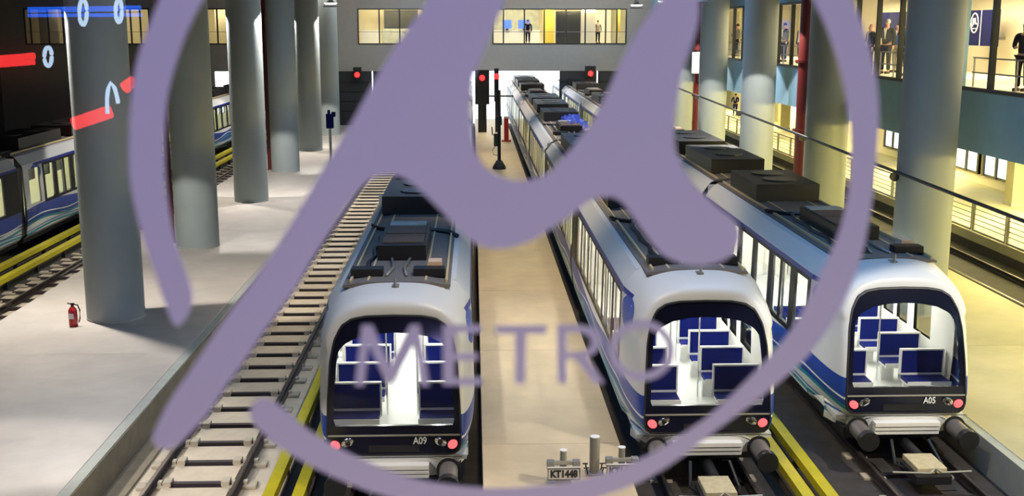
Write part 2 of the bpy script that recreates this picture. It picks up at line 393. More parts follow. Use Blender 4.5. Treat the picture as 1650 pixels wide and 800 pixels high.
struct(MB().box(FX+.3, 20, 6.151, 18.2, 70, 6.16).build('floor_upper_room', 'cream'))
struct(MB().box(FX+.3, 20, 8.95, 18.4, 70, 9.1).build('ceiling_upper_room', 'whitew'))
struct(MB().box(FX+.3, 43.3, 6.15, 15.4, 43.5, 9.0).build('wall_upper_partition', 'cream'))
struct(MB().box(FX+.3, 66.0, 6.15, 18.2, 66.2, 9.0).build('wall_upper_partition.001', 'cream'))
# sign boards in the upper rooms
def board(x, y0, y1, z0, z1, lab, logo=True):
    r = empty('notice_board', (x, (y0+y1)/2, z0), lab, 'board')
    for s_ in (-1, 1): MB().tube([(-.02, s_*(y1-y0)*.4, z1-z0), (-.02, s_*(y1-y0)*.4, 8.95-z0)], .012, 6).build('hanging_wire', 'metal', r)
    if x > 17: MB().box(0, -.2, .2, 18.2-x, .2, .3).build('wall_bracket', 'metal', r)
    h = (y1-y0)/2; MB().box(-.04, -h, 0, 0, h, z1-z0).build('board_panel', 'navy', r)
    if logo:
        c = (h*.52, (z1-z0)*.64); pts = [(-.05, c[0]+.28*math.cos(t), c[1]+.33*math.sin(t)) for t in [i*math.pi/16 for i in range(33)]]
        MB().tube(pts, .022, 6, False).build('ring_mark', 'inkw', r)
        mm = [(.15, -.12), (.10, .16), (.04, -.04), (-.03, .16), (-.12, -.05), (-.17, -.02)]
        MB().tube([(-.05, c[0]+a, c[1]+b) for a, b in mm], .02, 6).build('letter_mark', 'inkw', r)
        MB().tube([(-.05, c[0]+.13, c[1]-.19), (-.05, c[0]-.13, c[1]-.19)], .018, 6).build('small_word_mark', 'inkw', r)
        MB().box(-.05, h*.1, 0, -.04, h*.13, z1-z0).build('dividing_line', 'inkw', r)
    return r
board(17.5, 37.78, 40.2, 7.13, 8.34, 'navy board with white ring emblem behind the rightmost upper window')
board(17.3, 45.6, 50.4, 7.3, 8.36, 'wide navy board behind the group of standing people', False)

# ------------------------------------------------------------------ columns
for side, cols in (('left', COLS_L), ('right', COLS_R)):
    for i, (x, y) in enumerate(cols):
        if side == 'right' and i > 4: continue
        r = .715
        c = empty('column', (x, y, .45), '%s round concrete column on the %s platform' % (['nearest', 'second', 'third', 'fourth', 'fifth', 'farthest'][i], side), 'column', 'round columns on the %s platform' % side)
        MB().lathe([(r, 0), (r, 10.54)], n=48).build('shaft', 'col', c, True)
        MB().lathe([(r+.008, 0), (r+.008, .05), (r, .055)], n=48).build('base_band', 'curb', c, True)
# red pipes beside the columns
def pipe(x, y, r, lab, z0=.45, z1=10.98):
    p = empty('fire_pipe', (x, y, z0), lab, 'pipe', 'red riser pipes')
    MB().tube([(0, 0, 0), (0, 0, z1-z0)], r, 14).build('pipe_run', 'red', p, True)
    for z in (1.0, 3.4, 6.0, 8.4): MB().tube([(0, 0, z), (0, 0, z+.09)], r*1.35, 14).build('coupling', 'red', p, True)
    MB().tube([(0, 0, 0), (0, 0, .04)], r*1.9, 14).build('floor_flange', 'red', p)
    return p
pipe(-10.45, 38.9, .11, 'thin dark red pipe standing beside the second left column')
pipe(-10.6, 59.3, .16, 'dark red pipe between the third and fourth left columns')
pipe(-25.3, 60.5, .2, 'dark red pipe at the far left edge above the train roof')
pipe(12.9, 65.2, .26, 'dark red pipe carrying the white cabinet near the facade')
pipe(12.6, 42.9, .33, 'thick dark red pipe left of the second right column')

# lamps (bell fittings)
names = {}
for i, (x, y, z, p, c) in enumerate(LAMPS):
    if y < 20: continue
    L = empty('pendant_lamp', (x, y, z), 'bell shaped high-bay lamp hanging beside %s' % ('the left platform columns, %s lamp at %s' % ('outer' if x < -9 else 'track-side', {28.95: 'the first column', 48.75: 'the third column', 68.85: 'the fifth column'}.get(y, '')) if x < 0 else 'the right platform columns, %s along' % {43.5: 'second', 52.6: 'third', 63.0: 'fourth', 74.0: 'fifth'}.get(y, '')), 'lamp', 'high-bay pendant lamps')
    MB().lathe([(.46, -.10), (.40, 0), (.20, .22), (.12, .30), (.12, .5), (.03, .52)], n=24).build('bell_shade', 'lampb', L, True)
    MB().tube([(0, 0, .5), (0, 0, 2.0)], .02, 6).build('hanging_rod', 'metal', L)
    MB().lathe([(.40, -.01), (.40, 0.0)], (0, 0, 0), 24).build('lens', 'lampe', L).visible_shadow = True
    L.children[2].location.z = .13

# ------------------------------------------------------------------ tracks
def rails(parent, xs, y0, y1):
    for x in xs:
        MB().prism([(x-.07, -.15), (x+.07, -.15), (x+.06, -.13), (x+.012, -.11), (x+.012, -.04), (x+.036, -.03), (x+.036, -.004), (x-.036, -.004), (x-.036, -.03), (x-.012, -.04), (x-.012, -.11), (x-.06, -.13)], y0, y1).build('rail', 'rail', parent)
        MB().box(x-.025, y0, -.004, x+.025, y1, .001).build('rail_head', 'railtop', parent)
tr = empty('railway_track', (-4.92, 0, -.22), 'empty railway track with twin-block sleepers beside the left platform', 'track')
def off(o, dx, dz=.22):
    o.location = (-dx, 0, dz)
before = set(COL.objects)
rails(tr, (-5.67, -4.17), 1.3, 95)
for o in set(COL.objects)-before: off(o, -4.92)
proto = None
for k in range(-5, 70):
    yk = 19.02+k
    if proto is None:
        sl = MB().box(-.66, -.055, 0, .66, .055, .10).build('sleeper', 'tie', tr)
        for sx in (-1, 1):
            b = MB()
            xm = sx*.75
            b.box(xm-.30, -.13, 0, xm+.30, .13, .07); blk = b.build('concrete_block', 'block', sl, bevel=.015)
            g = MB()
            for q in (-1, 1): g.box(xm+q*.1-.035, -.06, .07, xm+q*.1+.035, .06, .13)
            g.box(xm-sx*.24-.07, -.12, .07, xm-sx*.24+.07, .12, .15)
            g.build('rail_clip', 'block', sl)
        proto = sl; sl.location = (0, yk, 0)
    else:
        c = copy_tree(proto, tr); c.location = (0, yk, 0)
        if yk > 45:                                   # too far to show its clips
            for b_ in list(c.children):
                if b_.name.startswith('rail_clip'): bpy.data.objects.remove(b_)
# light slab fields between the tie bars
fm = None
for k in range(-5, 70):
    if fm is None:
        fo = MB().box(-.60, .12, 0, .60, .88, .05).build('track_slab', 'bed', tr); fm = fo.data
    else:
        fo = bpy.data.objects.new('track_slab', fm); COL.objects.link(fo); fo.parent = tr
    fo.location = (0, 19.02+k, 0)
def simple_track(cx, y0, y1, lab, ys, xs=(-.75, .75), hw=.66):
    t = empty('railway_track', (cx, 0, -.22), lab, 'track')
    b4 = set(COL.objects); rails(t, xs, y0, y1)
    for o in set(COL.objects)-b4: o.location = (0, 0, .22)
    pr = None
    yy = ys[0]
    while yy < ys[1]:
        if pr is None:
            s = MB().box(-hw, -.055, 0.03, hw, .055, .10).build('sleeper', 'tie', t); s.location.y = yy; pr = s
            for sx in (-1, 1): MB().box(sx*(hw+.09)-.2, -.13, 0.03, sx*(hw+.09)+.2, .13, .07).build('concrete_block', 'block', s)
        else:
            c = copy_tree(pr, t); c.location.y = yy
        yy += 1.0
    return t
simple_track(-1.35, 1.3, 95, 'railway track under the leftmost facing train', (14, 21))
simple_track(4.05, 1.3, 95, 'railway track under the middle train', (14, 21))
simple_track(7.9, 1.3, 95, 'railway track under the right train numbered A05', (14, 21))
simple_track(-13.4, 1.3, 95, 'dark railway track between left platform and yellow power rails', (25, 86), (0.0,), .62)
simple_track(16.4, 1.3, Y1-.5, 'lower track in the channel before the right gallery railing', (20, 21))
def third(x, z, lab, y0=1.3, y1=95, w_=.11):
    t = empty('power_rail', (x, 0, -.19), lab, 'power rail', 'yellow covered power rails')
    MB().prism([(-w_, z), (-w_*.9, z+.14), (w_*.9, z+.14), (w_, z)], y0, y1).build('yellow_cover', 'yellow', t)
    MB().box(-.03, y0, z-.1, .03, y1, z).build('conductor', 'rail', t)
    me = None; yy = 14.5
    while yy < y1:
        if me is None: o = MB().box(-.06, -.04, 0, .06, .04, z).build('bracket', 'black', t); me = o.data
        else: o = bpy.data.objects.new('bracket', me); COL.objects.link(o); o.parent = t
        o.location.y = yy; yy += 2.5
third(-3.44, .22, 'yellow covered power rail nearest the empty left track')
third(-2.95, .22, 'yellow covered power rail hugging the leftmost facing train')
third(5.50, .22, 'yellow covered power rail hugging the middle train')
third(5.90, .22, 'yellow covered power rail left of the train numbered A05')
third(-14.42, .3, 'lower yellow power rail before the far left train', w_=.13)
third(-15.1, .36, 'upper yellow power rail under the far left train side', w_=.13)

# ------------------------------------------------------------------ trains
PROF = [(1.12, .45), (1.25, .58), (1.315, 1.1), (1.325, 1.5), (1.32, 1.6), (1.29, 2.85), (1.285, 2.93), (1.26, 3.04), (1.02, 3.34), (.92, 3.38)]
CAPP = PROF+[(.5, 3.43), (0, 3.45)]
BODY = [(x, z) for x, z in CAPP]+[(-x, z) for x, z in CAPP[::-1][1:]]
MASKP = [(.98, .80), (1.06, .84), (1.11, .92), (1.12, 1.05), (1.10, 1.7), (1.06, 2.35), (1.0, 2.68), (.88, 2.92), (.70, 3.03), (.45, 3.07), (0, 3.08)]
MASK = MASKP+[(-x, z) for x, z in MASKP[::-1][1:]]
WINP = [(.97, 1.30), (1.0, 1.34), (.98, 1.8), (.95, 2.3), (.92, 2.50), (.82, 2.62), (.6, 2.73), (.3, 2.785), (0, 2.80)]
WIN = WINP+[(-x, z) for x, z in WINP[::-1][1:]]
CZ = 1.95
def cast(poly, a):
    dx, dz = math.cos(a), math.sin(a); best = 0
    n = len(poly)
    for i in range(n):
        (x1, z1), (x2, z2) = poly[i], poly[(i+1) % n]
        z1 -= CZ; z2 -= CZ; ex, ez = x2-x1, z2-z1
        den = dx*ez-dz*ex
        if abs(den) < 1e-9: continue
        t = (x1*ez-z1*ex)/den; u = (x1*dz-z1*dx)/den
        if t > 0 and -1e-6 <= u <= 1+1e-6: best = max(best, t)
    return best
NA = 96; ANG = [2*math.pi*i/NA for i in range(NA)]
RB = [cast(BODY, a) for a in ANG]; RM = [cast(MASK, a) for a in ANG]; RW = [cast(WIN, a) for a in ANG]
RS = [sum(RB[(i+k) % NA] for k in range(-6, 7))/13 for i in range(NA)]
def noseY(z): t = max(0, z-.8)/2.28; return .12*t+.38*t*t
NL = 1.9
def lathe_strip(rings):
    m = MB()
    for ring in rings: m.v += ring
    for i in range(len(rings)-1):
        for k in range(NA):
            a = i*NA+k; b = i*NA+(k+1) % NA; m.f.append((a, b, b+NA, a+NA))
    return m
def make_front(parent, num=None):
    rings = []; K = 12
    for j in range(K+1):
        t = j/K; s = math.sin(math.pi/2*t); ring = []
        for i, a in enumerate(ANG):
            r = RM[i]+(RB[i]*t**4+RS[i]*(1-t**4)-RM[i])*s**(1.0 if math.sin(a) < .45 else .62)
            x = r*math.cos(a); z = CZ+r*math.sin(a); y0 = noseY(CZ+RM[i]*math.sin(a))
            ring.append((x, y0+(NL-y0)*(1-math.cos(math.pi/2*t)), z))
        rings.append(ring)
    body = lathe_strip(rings).build('nose_shell', 'liv', parent, True)
    # white bead around the mask
    def ringat(R, dy, sc=1.0): return [(R[i]*sc*math.cos(a), noseY(CZ+R[i]*sc*math.sin(a))+dy, CZ+R[i]*sc*math.sin(a)) for i, a in enumerate(ANG)]
    lathe_strip([ringat(RM, .01, 1.005), ringat(RM, -.03, .995), ringat(RM, -.03, .975), ringat(RM, .0, .97)]).build('mask_seal', 'black', body, True)
    mk = lathe_strip([ringat(RM, -.012, .985), [tuple(Vector(p)*1) for p in ringat(RW, -.012)], ringat(RW, .05)]).build('black_mask', 'gloss', parent, True)
    g = MB(); g.v = ringat(RW, -.005); g.v.append((0, noseY(CZ)-.005, CZ)); g.f = [(k, (k+1) % NA, NA) for k in range(NA)]
    g.build('windscreen', 'wind', mk, True)
    MB().box(-1.1, noseY(1.15)-.03, 1.13, 1.1, noseY(1.15)-.008, 1.155).build('seam_strip', 'galv', mk)
    MB().box(-.42, noseY(.9)-.022, .86, .42, noseY(.9)-.008, .98).build('destination_display', 'black', mk)
    for s in (-1, 1):
        for nm, cx, cz, rx, rz, m, dy in (('tail_lamp', .97, .985, .085, .07, 'redl', .04), ('headlamp_ring', .77, 1.03, .105, .07, 'chrome', .03), ('headlamp_lens', .765, 1.035, .05, .045, 'black', .045)):
            q = MB(); tilt = -s*math.radians(28) if nm != 'tail_lamp' else s*math.radians(35)
            q.v.append((s*cx, noseY(cz)-dy-.02, cz))
            nn = 20
            for rr, yy in ((.55, -.018), (1, 0), (1.0, .04)):
                for k in range(nn):
                    t = 2*math.pi*k/nn; ex = rx*rr*math.cos(t); ez = rz*rr*math.sin(t)
                    q.v.append((s*cx+ex*math.cos(tilt)-ez*math.sin(tilt), noseY(cz)-dy+yy, cz+ex*math.sin(tilt)+ez*math.cos(tilt)))
            for k in range(nn): q.f.append((0, 1+(k+1) % nn, 1+k))
            for i in range(2):
                for k in range(nn): a = 1+i*nn+k; b = 1+i*nn+(k+1) % nn; q.f.append((a, b, b+nn, a+nn))
            q.build(nm, m, mk, True)
    # bumper
    bp = MB(); prof = []
    NB = 24
    for y_off, z in ((.05, .80), (-.04, .77), (-.06, .60), (-.03, .44), (.04, .42)):
        row = []
        for k in range(NB+1):
            u = -1+2*k/NB; x = u*1.22; row.append((x, y_off+.95*abs(u)**5, z))
        prof.append(row)
    for row in prof: bp.v += row
    for i in range(len(prof)-1):
        for k in range(NB): a = i*(NB+1)+k; bp.f.append((a, a+1, a+NB+2, a+NB+1))
    bo = bp.build('bumper', 'liv', parent, True)
    MB().box(-1.13, -.055, .775, 1.13, -.04, .783).build('bumper_seam', 'black', bo)
    MB().box(-.62, -.22, .62, .58, -.05, .70).box(-.62, -.20, .54, .58, -.05, .60).box(-.62, -.18, .46, .58, -.05, .52).build('step_plate', 'white', bo, bevel=.008)
    MB().box(-.58, -.16, .60, .54, -.05, .62).box(-.58, -.15, .52, .54, -.05, .54).build('step_gap', 'black', bo)
    MB().box(-.10, -.25, .6, .1, -.2, .6).build
    for s in (-1, 1):
        MB().tube([(s*.9, -.065, .56), (s*.9, -.075, .56)], .205, 24).build('buffer_socket', 'black', bo)
        bf = MB().tube([(s*.9, 0, .56), (s*.9, -.62, .54)], .155, 20).build('buffer', 'bufm', parent, True)
        MB().tube([(s*.9, -.60, .54), (s*.9, -.74, .535)], .18, 20).build('buffer_head', 'black', bf, True)
    # coupler
    cp = MB().tube([(0, .4, .28), (0, -.75, .25)], .10, 12).build('coupler', 'black', parent, True)
    MB().box(-.30, -1.45, .22, .22, -.75, .32).build('coupler_plate', 'beigebox', cp, bevel=.01)
    MB().box(-.36, -1.55, .05, .28, -.8, .22).build('coupler_body', 'black', cp, bevel=.02)
    MB().tube([(-.75, -1.5, .28), (-.1, -1.52, .26), (.0, -1.46, .32), (.1, -1.52, .27), (.62, -1.5, .28)], .018, 8).build('uncoupling_rod', 'galv', cp)
    for s in (-1, 1):
        MB().tube([(s*.34, -.3, .4), (s*.42, -.75, .12), (s*.30, -1.2, .18)], .03, 8).build('brake_hose', 'black', cp, True)
    # antenna on the cap
    an = MB().tube([(0, 1.12, 3.38), (0, 1.02, 3.46), (0, .98, 3.60)], [.05, .03, .012], 8).box(-.06, 1.02, 3.36, .06, 1.2, 3.45).build('antenna', 'metal', parent)
    if num:
        text('fleet_number', num, .17, 'inkw', (.43, noseY(1.04)-.035, 1.05), (math.pi/2, 0, 0), mk, .003, .8, .003)
    return body

CL = 12.7
WINY = [(2.12, 3.0), (3.35, 3.95), (4.15, 4.75), (5.1, 6.3), (6.6, 7.8), (8.1, 8.7), (8.9, 9.5), (9.9, 11.1)]
cache = {}
def cached(key, fn):
    if key not in cache: cache[key] = fn()
    return cache[key]
def side_mesh(prof, y0, y1, wy, z0=1.6, z1=2.85, mirror=True):
    m = MB(); ys = sorted({y0, y1, *[v for ab in wy for v in ab]})
    for s in (1, -1):
        for (xa, za), (xb, zb) in zip(prof, prof[1:]):
            for ya, yb in zip(ys, ys[1:]):
                mid = (ya+yb)/2
                if za >= z0-1e-6 and zb <= z1+1e-6 and any(a < mid < b for a, b in wy): continue
                p = [(s*xa, ya, za), (s*xb, ya, zb), (s*xb, yb, zb), (s*xa, yb, za)]
                m.quad(*(p if s > 0 else p[::-1]))
    idx = {}; nv = []; mp = []
    for v in m.v:
        k = tuple(round(q, 4)+0.0 for q in v)
        if k not in idx: idx[k] = len(nv); nv.append(k)
        mp.append(idx[k])
    m.v = nv; m.f = [tuple(mp[i] for i in f) for f in m.f]
    return m
def put(key, fn, name, m, parent, smooth=False):
    k = (key, m if isinstance(m, str) else m.name)
    if k in cache:
        o = bpy.data.objects.new(name, cache[k]); COL.objects.link(o); o.parent = parent; return o
    o = fn().build(name, m, parent, smooth); cache[k] = o.data; return o
def ac_unit(parent, y):
    u = put('ac', lambda: MB().box(-.47, 0, 0, .44, 2.6, .30), 'air_conditioner', 'black', parent); u.location = (0, y, 3.45)
    put('acg', lambda: MB().box(-.40, .25, .30, .38, 1.1, .32).box(-.40, 1.2, .30, .38, 2.0, .32), 'intake_grille', 'grille', u)
    put('acl', lambda: MB().box(-.38, 2.08, .30, .36, 2.55, .33), 'service_lid', 'lidg', u)
def tall_box(parent, y, l=2.6):
    u = put(('tb', l), lambda: MB().box(-.80, 0, 0, .80, l, .44), 'equipment_box', 'black', parent); u.location = (0, y, 3.45)
    for f in (.3, .72):
        p = put(('fan', l), lambda: MB().tube([(0, 0, .44), (0, 0, .47)], .42, 24), 'fan_ring', 'frame', u); p.location.y = l*f
def make_car(parent, y, front=False, num=None, seats=True, cove='liv', light='tlight2', equip=0):
    ys = NL if front else .15
    wy = [w_ for w_ in WINY if w_[0] > ys+.2]
    if not front: wy = [(.6, 1.6)]+wy
    car = put(('shell', front), lambda: side_mesh(PROF+[(0, 3.40)], ys, CL-.35, wy), 'car_body', 'liv', parent, False)
    car.location = (0, y, 0)
    def panes():
        m = MB()
        for s in (1, -1):
            for a, b in wy: m.quad((s*1.316, a, 1.6), (s*1.286, a, 2.85), (s*1.286, b, 2.85), (s*1.316, b, 1.6))
        return m
    for s in (1, -1):
        for a, b in wy:
            p = put(('pane', s, round(b-a, 2)), lambda: MB().quad((s*1.312, 0, 1.6), (s*1.282, 0, 2.85), (s*1.282, b-a, 2.85), (s*1.312, b-a, 1.6)), 'window_pane', 'wind', car)
            p.location.y = a
    put(('lining', front), lambda: side_mesh([(1.2, .7), (1.25, 1.6), (1.235, 2.85), (1.0, 3.1), (0, 3.13)], ys-(.9 if front else 0), CL-.4, wy), 'lining', 'lin', car)
    put(('inceil', front), lambda: MB().box(-1.0, ys-.9 if front else ys, 3.1, 1.0, CL-.4, 3.12), 'inner_ceiling', 'lin', car)
    put(('infloor', front), lambda: MB().box(-1.2, .25 if front else ys, .62, 1.2, CL-.4, .7), 'inner_floor', 'flr', car)
    put(('under', front), lambda: MB().box(-1.1, .1 if front else ys, .3, 1.1, CL-.35, .5), 'underframe', 'black', car)
    put(('deck', front), lambda: MB().prism([(-.93, 3.36), (.93, 3.36), (.93, 3.40), (.5, 3.46), (-.5, 3.46), (-.93, 3.40)], 1.3 if front else ys, CL-.35), 'roof_deck', 'roofd', car)
    put(('lights', front), lambda: MB().box(-.62, ys, 3.07, -.50, CL-.8, 3.095).box(.50, ys, 3.07, .62, CL-.8, 3.095), 'ceiling_light_strip', light, car)
    put(('ends', front), lambda: MB().box(-1.2, CL-.36, .6, -.45, CL-.34, 3.35).box(.45, CL-.36, .6, 1.2, CL-.34, 3.35).box(-.45, CL-.36, 2.7, .45, CL-.34, 3.35), 'end_wall', 'lin', car)
    put(('gang',), lambda: side_mesh([(1.22, .6), (1.24, 3.0), (1.0, 3.28), (0, 3.3)], CL-.36, CL+.16, []), 'gangway_bellows', 'black', car)
    for x in (-.80, -.50, .50, .86):
        r_ = put(('rstrip', front), lambda: MB().box(-.018, 1.4 if front else ys+.1, 3.40, .018, CL-.5, 3.47), 'roof_rail', 'strip', car); r_.location.x = x
    if equip == 0:
        ac_unit(car, 3.1 if front else 2.6); tall_box(car, 8.4, 2.9)
        sb = put('sb', lambda: MB().box(0, 0, 0, .24, .34, .2), 'junction_box', 'orange', car); sb.location = (.52, 2.05, 3.45)
        for k in (0, 1):
            b_ = put('blk', lambda: MB().box(-.28, 0, 0, .28, .3, .14), 'cable_box', 'black', car); b_.location = (-.55+k*1.1, 1.72, 3.45)
        put('cab', lambda: MB().tube([(-.55, 2.2, 3.46), (-.62, 2.9, 3.46), (-.54, 3.4, 3.47), (-.62, 4.2, 3.46), (-.56, 4.8, 3.47), (-.60, 5.6, 3.46), (-.5, 6.2, 3.5), (-.75, 6.6, 3.47), (-.9, 7.0, 3.46)], .045, 6), 'roof_cable', 'black', car, True)
        put('cab2', lambda: MB().tube([(-.55, 6.3, 3.5), (-.1, 6.15, 3.52), (.4, 6.2, 3.5), (.8, 6.05, 3.48), (1.0, 5.9, 3.4)], .05, 6), 'roof_cable', 'black', car, True)
        put('cab3', lambda: MB().tube([(-.2, 1.7, 3.48), (-.12, 2.3, 3.5), (-.2, 3.1, 3.5)], .03, 6).tube([(.15, 1.7, 3.48), (.08, 2.3, 3.5), (.14, 3.1, 3.5)], .03, 6), 'roof_cable', 'metal', car, True)
        lid = put('lid2', lambda: MB().box(-.5, 0, 0, .55, 1.0, .12), 'roof_lid', 'lidg', car); lid.location = (0, 11.4, 3.4)
    else:
        tall_box(car, 1.2, 4.2); tall_box(car, 6.6, 4.2)
    return car
def seat_row(parent, x, y, w_=.86):
    s = put(('sback', w_), lambda: MB().box(-w_/2, 0, 1.17, w_/2, .05, 1.62), 'passenger_seat', 'seat', parent)
    s.location = (x, y, 0)
    put(('sframe', w_), lambda: MB().box(-w_/2-.025, -.01, 1.62, w_/2+.025, .07, 1.65).box(-w_/2-.03, -.01, 1.14, -w_/2, .07, 1.65).box(w_/2, -.01, 1.14, w_/2+.03, .07, 1.65).box(-w_/2-.03, .052, 1.0, w_/2+.03, .07, 1.62).box(-w_/2, -.012, 1.13, w_/2, .05, 1.17), 'seat_shell', 'seatw', s)
    put(('scush', w_), lambda: MB().prism([(-w_/2, 1.06), (w_/2, 1.06), (w_/2, 1.13), (-w_/2, 1.13)], -.42, -.01), 'seat_cushion', 'seat', s)
    put(('sedge', w_), lambda: MB().box(-w_/2-.02, -.45, 1.03, w_/2+.02, -.42, 1.12).box(-w_/2, -.42, 1.02, w_/2, 0, 1.06).box(-w_/2, -.2, .7, -w_/2+.25, -.1, 1.02), 'seat_edge', 'seatw', s)
    return s
def make_train(x, y, ncars, lab, num=None, front=True, cat='train', blue=False):
    t = empty('metro_train', (x, y, 0), lab, cat)
    for i in range(ncars):
        f = front and i == 0
        make_car(t, i*CL, f, light='tlight' if f else 'tlight2', equip=0 if i % 2 == 0 else 1)
    if front:
        make_front(t, num)
        for yy in (1.3, 2.5, 3.7, 4.9):
            seat_row(t, -.76, yy); seat_row(t, .78, yy, .80)
        # handrail hoop on the cab floor and saloon doors behind
        pts = [(.0+.48*math.cos(a), .75+.4*math.sin(a), .705) for a in [i*math.pi/12 for i in range(25)]]
        MB().tube(pts, .012, 6, False).build('floor_ring_mark', 'seatw', t)
        for s in (-1, 1):
            for yy in (2.3, 4.7): MB().tube([(s*.28, yy, .7), (s*.28, yy, 3.1)], .016, 8).build('grab_pole', 'chrome', t, True)
        MB().box(-.45, CL-.5, .7, .45, CL-.44, 2.7).build('end_door', 'lin', t)
    return t
make_train(-1.35, 17.85, 6, 'leftmost facing white and blue metro train, numbered A09', 'A09')
make_train(4.05, 18.7, 6, 'middle facing white and blue metro train on the right of the tan walkway')
make_train(7.9, 19.6, 6, 'rightmost metro train, numbered A05, beside the right platform', 'A05')
t2 = [o for o in COL.objects if o.name == 'metro_train.001'][0]
rnd = random.Random(8); tp = MB(); nx, ny = 9, 22
for j in range(ny+1):
    for i in range(nx+1):
        e = i in (0, nx) or j in (0, ny)
        tp.v.append((-.15+1.0*i/nx, 28.6+4.6*j/ny, 3.47 if e else 3.72+rnd.uniform(-.13, .16)))
for j in range(ny):
    for i in range(nx): a = j*(nx+1)+i; tp.f.append((a, a+1, a+nx+2, a+nx+1))
tag(tp.build('blue_tarpaulin', 'blueb', t2, True), 'crumpled blue cover on the train roof')
lt = make_train(-16.92, 26.75, 5, 'metro train seen side-on at the far left with lit windows', front=False)

# ------------------------------------------------------------------ small things on the platforms
def extinguisher(x, y, z, lab, s=1.0):
    e = empty('fire_extinguisher', (x, y, z), lab, 'extinguisher', 'fire extinguishers on the floor')
    MB().lathe([(.11*s, 0), (.13*s, .03*s), (.13*s, .48*s), (.10*s, .56*s), (.05*s, .60*s), (.04*s, .64*s)], n=20).build('cylinder', 'redbright', e, True)
    MB().tube([(-.14*s, 0, .72*s), (0, 0, .68*s), (.07*s, 0, .70*s)], .022*s, 8).box(-.03*s, -.03*s, .62*s, .03*s, .03*s, .72*s).build('valve_handle', 'black', e)
    MB().tube([(.04*s, 0, .68*s), (.16*s, 0, .66*s), (.22*s, 0, .5*s), (.21*s, 0, .25*s), (.17*s, 0, .12*s)], .02*s, 8).build('hose', 'black', e, True)
    MB().box(-.07*s, -.135*s, .25*s, .07*s, -.128*s, .42*s).build('instruction_label', 'inkw', e)
extinguisher(-10.0, 27.7, .45, 'dark red fire extinguisher on the floor before the nearest left column', .82)
h = empty('fire_hydrant_post', (2.12, 73.4, .45), 'red fire equipment stand on the far walkway behind the signal post', 'fire stand')
MB().box(-.15, -.12, .1, .15, .12, 1.5).build('stand_body', 'redbright', h, bevel=.02)
MB().box(-.3, -.2, 0, .3, .2, .1).build('foot_plate', 'redbright', h); MB().box(-.17, -.13, 1.5, .17, .13, 1.62).build('stand_cap', 'inkw', h)
# post on walkway
p = empty('signal_post', (1.33, 59.0, .45), 'black pole with crossarm standing on the far walkway', 'pole')
MB().tube([(0, 0, 0), (0, 0, 4.1)], .09, 12).build('pole', 'black', p, True)
MB().lathe([(.36, 0), (.34, .12), (.15, .45)], n=16).build('base', 'black', p, True)
MB().box(-.5, -.04, 3.75, .75, .04, 3.83).build('crossarm', 'black', p)
MB().tube([(-.06, 0, 1.7), (-.35, 0, 1.8), (-.38, 0, 2.2)], .03, 8).build('bracket', 'black', p, True)
MB().box(-.28, -.12, 1.2, -.07, .12, 1.85).build('control_box', 'black', p, bevel=.02)
MB().tube([(-.1, 0, 1.3), (-.35, 0, 1.0), (-.3, 0, .75), (-.08, 0, .7)], .015, 6).build('cable_loop', 'black', p, True)
MB().box(-.14, -.12, 2.3, .14, .12, 2.75).build('junction_box', 'black', p)
def signal(x, y, z0, w_, hgt, lab, grp='red stop signals at the far opening', mast=True):
    s = empty('rail_signal', (x, y, z0), lab, 'signal', grp)
    MB().box(-w_, -.15, 0, w_, .15, hgt).build('signal_box', 'black', s, bevel=.02)
    MB().tube([(0, -.17, hgt-.55), (0, -.24, hgt-.55)], .2, 16).build('red_lamp', 'redsig', s)
    MB().tube([(0, -.14, hgt-.55), (0, -.32, hgt-.55)], .24, 16, False).build('lamp_hood', 'black', s, True)
    if mast: MB().box(-w_*.6, -.1, -z0+.45, w_*.6, .1, 0).build('signal_mast', 'black', s)
    else: MB().box(-.04, .1, hgt-.3, .04, 85.98-y, hgt-.22).build('wall_bracket', 'black', s)
signal(.62, 80, 2.4, .5, 2.4, 'wide black signal with red light left of the far opening')
signal(1.62, 80, 2.6, .16, 2.3, 'narrow black signal with red light right of the wide signal')
signal(8.75, 85.4, 4.02, .4, .85, 'black signal with red light above the right trains', mast=False)
signal(-8.6, 85.4, 4.0, .3, .8, 'black signal under the far wall beside the purple leg', mast=False)
# marker plates at the walkway front
def marker(x, y, lab, txt):
    r = empty('track_marker', (x, y, .45), lab, 'marker', 'track marker plates at the walkway end')
    MB().tube([(0, .1, 0), (0, .1, .55)], .055, 16).build('post', 'metal', r, True)
    MB().tube([(0, .1, .55), (0, .1, .565)], .062, 16).build('post_cap', 'inkw', r)
    MB().box(-.27, .02, .33, .27, .08, .39).build('bracket', 'galv', r)
    for q in (-.21, .21): MB().box(q-.06, -.02, .27, q+.06, .12, .40).build('clamp', 'metal', r, bevel=.01)
    MB().box(-.12, -.02, 0, .12, .16, .10).build('foot', 'metal', r)
    pl = MB().box(-.265, -.045, .0, .265, -.02, .22).build('plate', 'plate', r); pl.location.z = .10
    MB().box(-.265, -.05, .0, .265, -.045, .012).box(-.265, -.05, .188, .265, -.045, .2).box(-.265, -.05, 0, -.253, -.045, .2).box(.253, -.05, 0, .265, -.045, .2).build('plate_border', 'ink', pl)
    text('plate_text', txt, .165, 'ink', (0, -.05, .10), (math.pi/2, 0, 0), pl, .002, .82, .009)
    return r
marker(1.43, 17.35, 'left track marker plate reading KT1448 at the walkway end', 'KT1448')
marker(2.40, 17.45, 'right track marker plate partly behind the ring, beside the middle train', 'KT1448')
b = empty('bollard', (1.98, 17.8, .45), 'thick grey post standing between the two track marker plates', 'post')
MB().lathe([(.085, 0), (.085, .63), (.08, .65), (0.02, .655)], n=20).build('post', 'metal', b, True)
MB().lathe([(.083, .653), (.078, .662), (.01, .665)], n=20).build('cap', 'inkw', b, True)
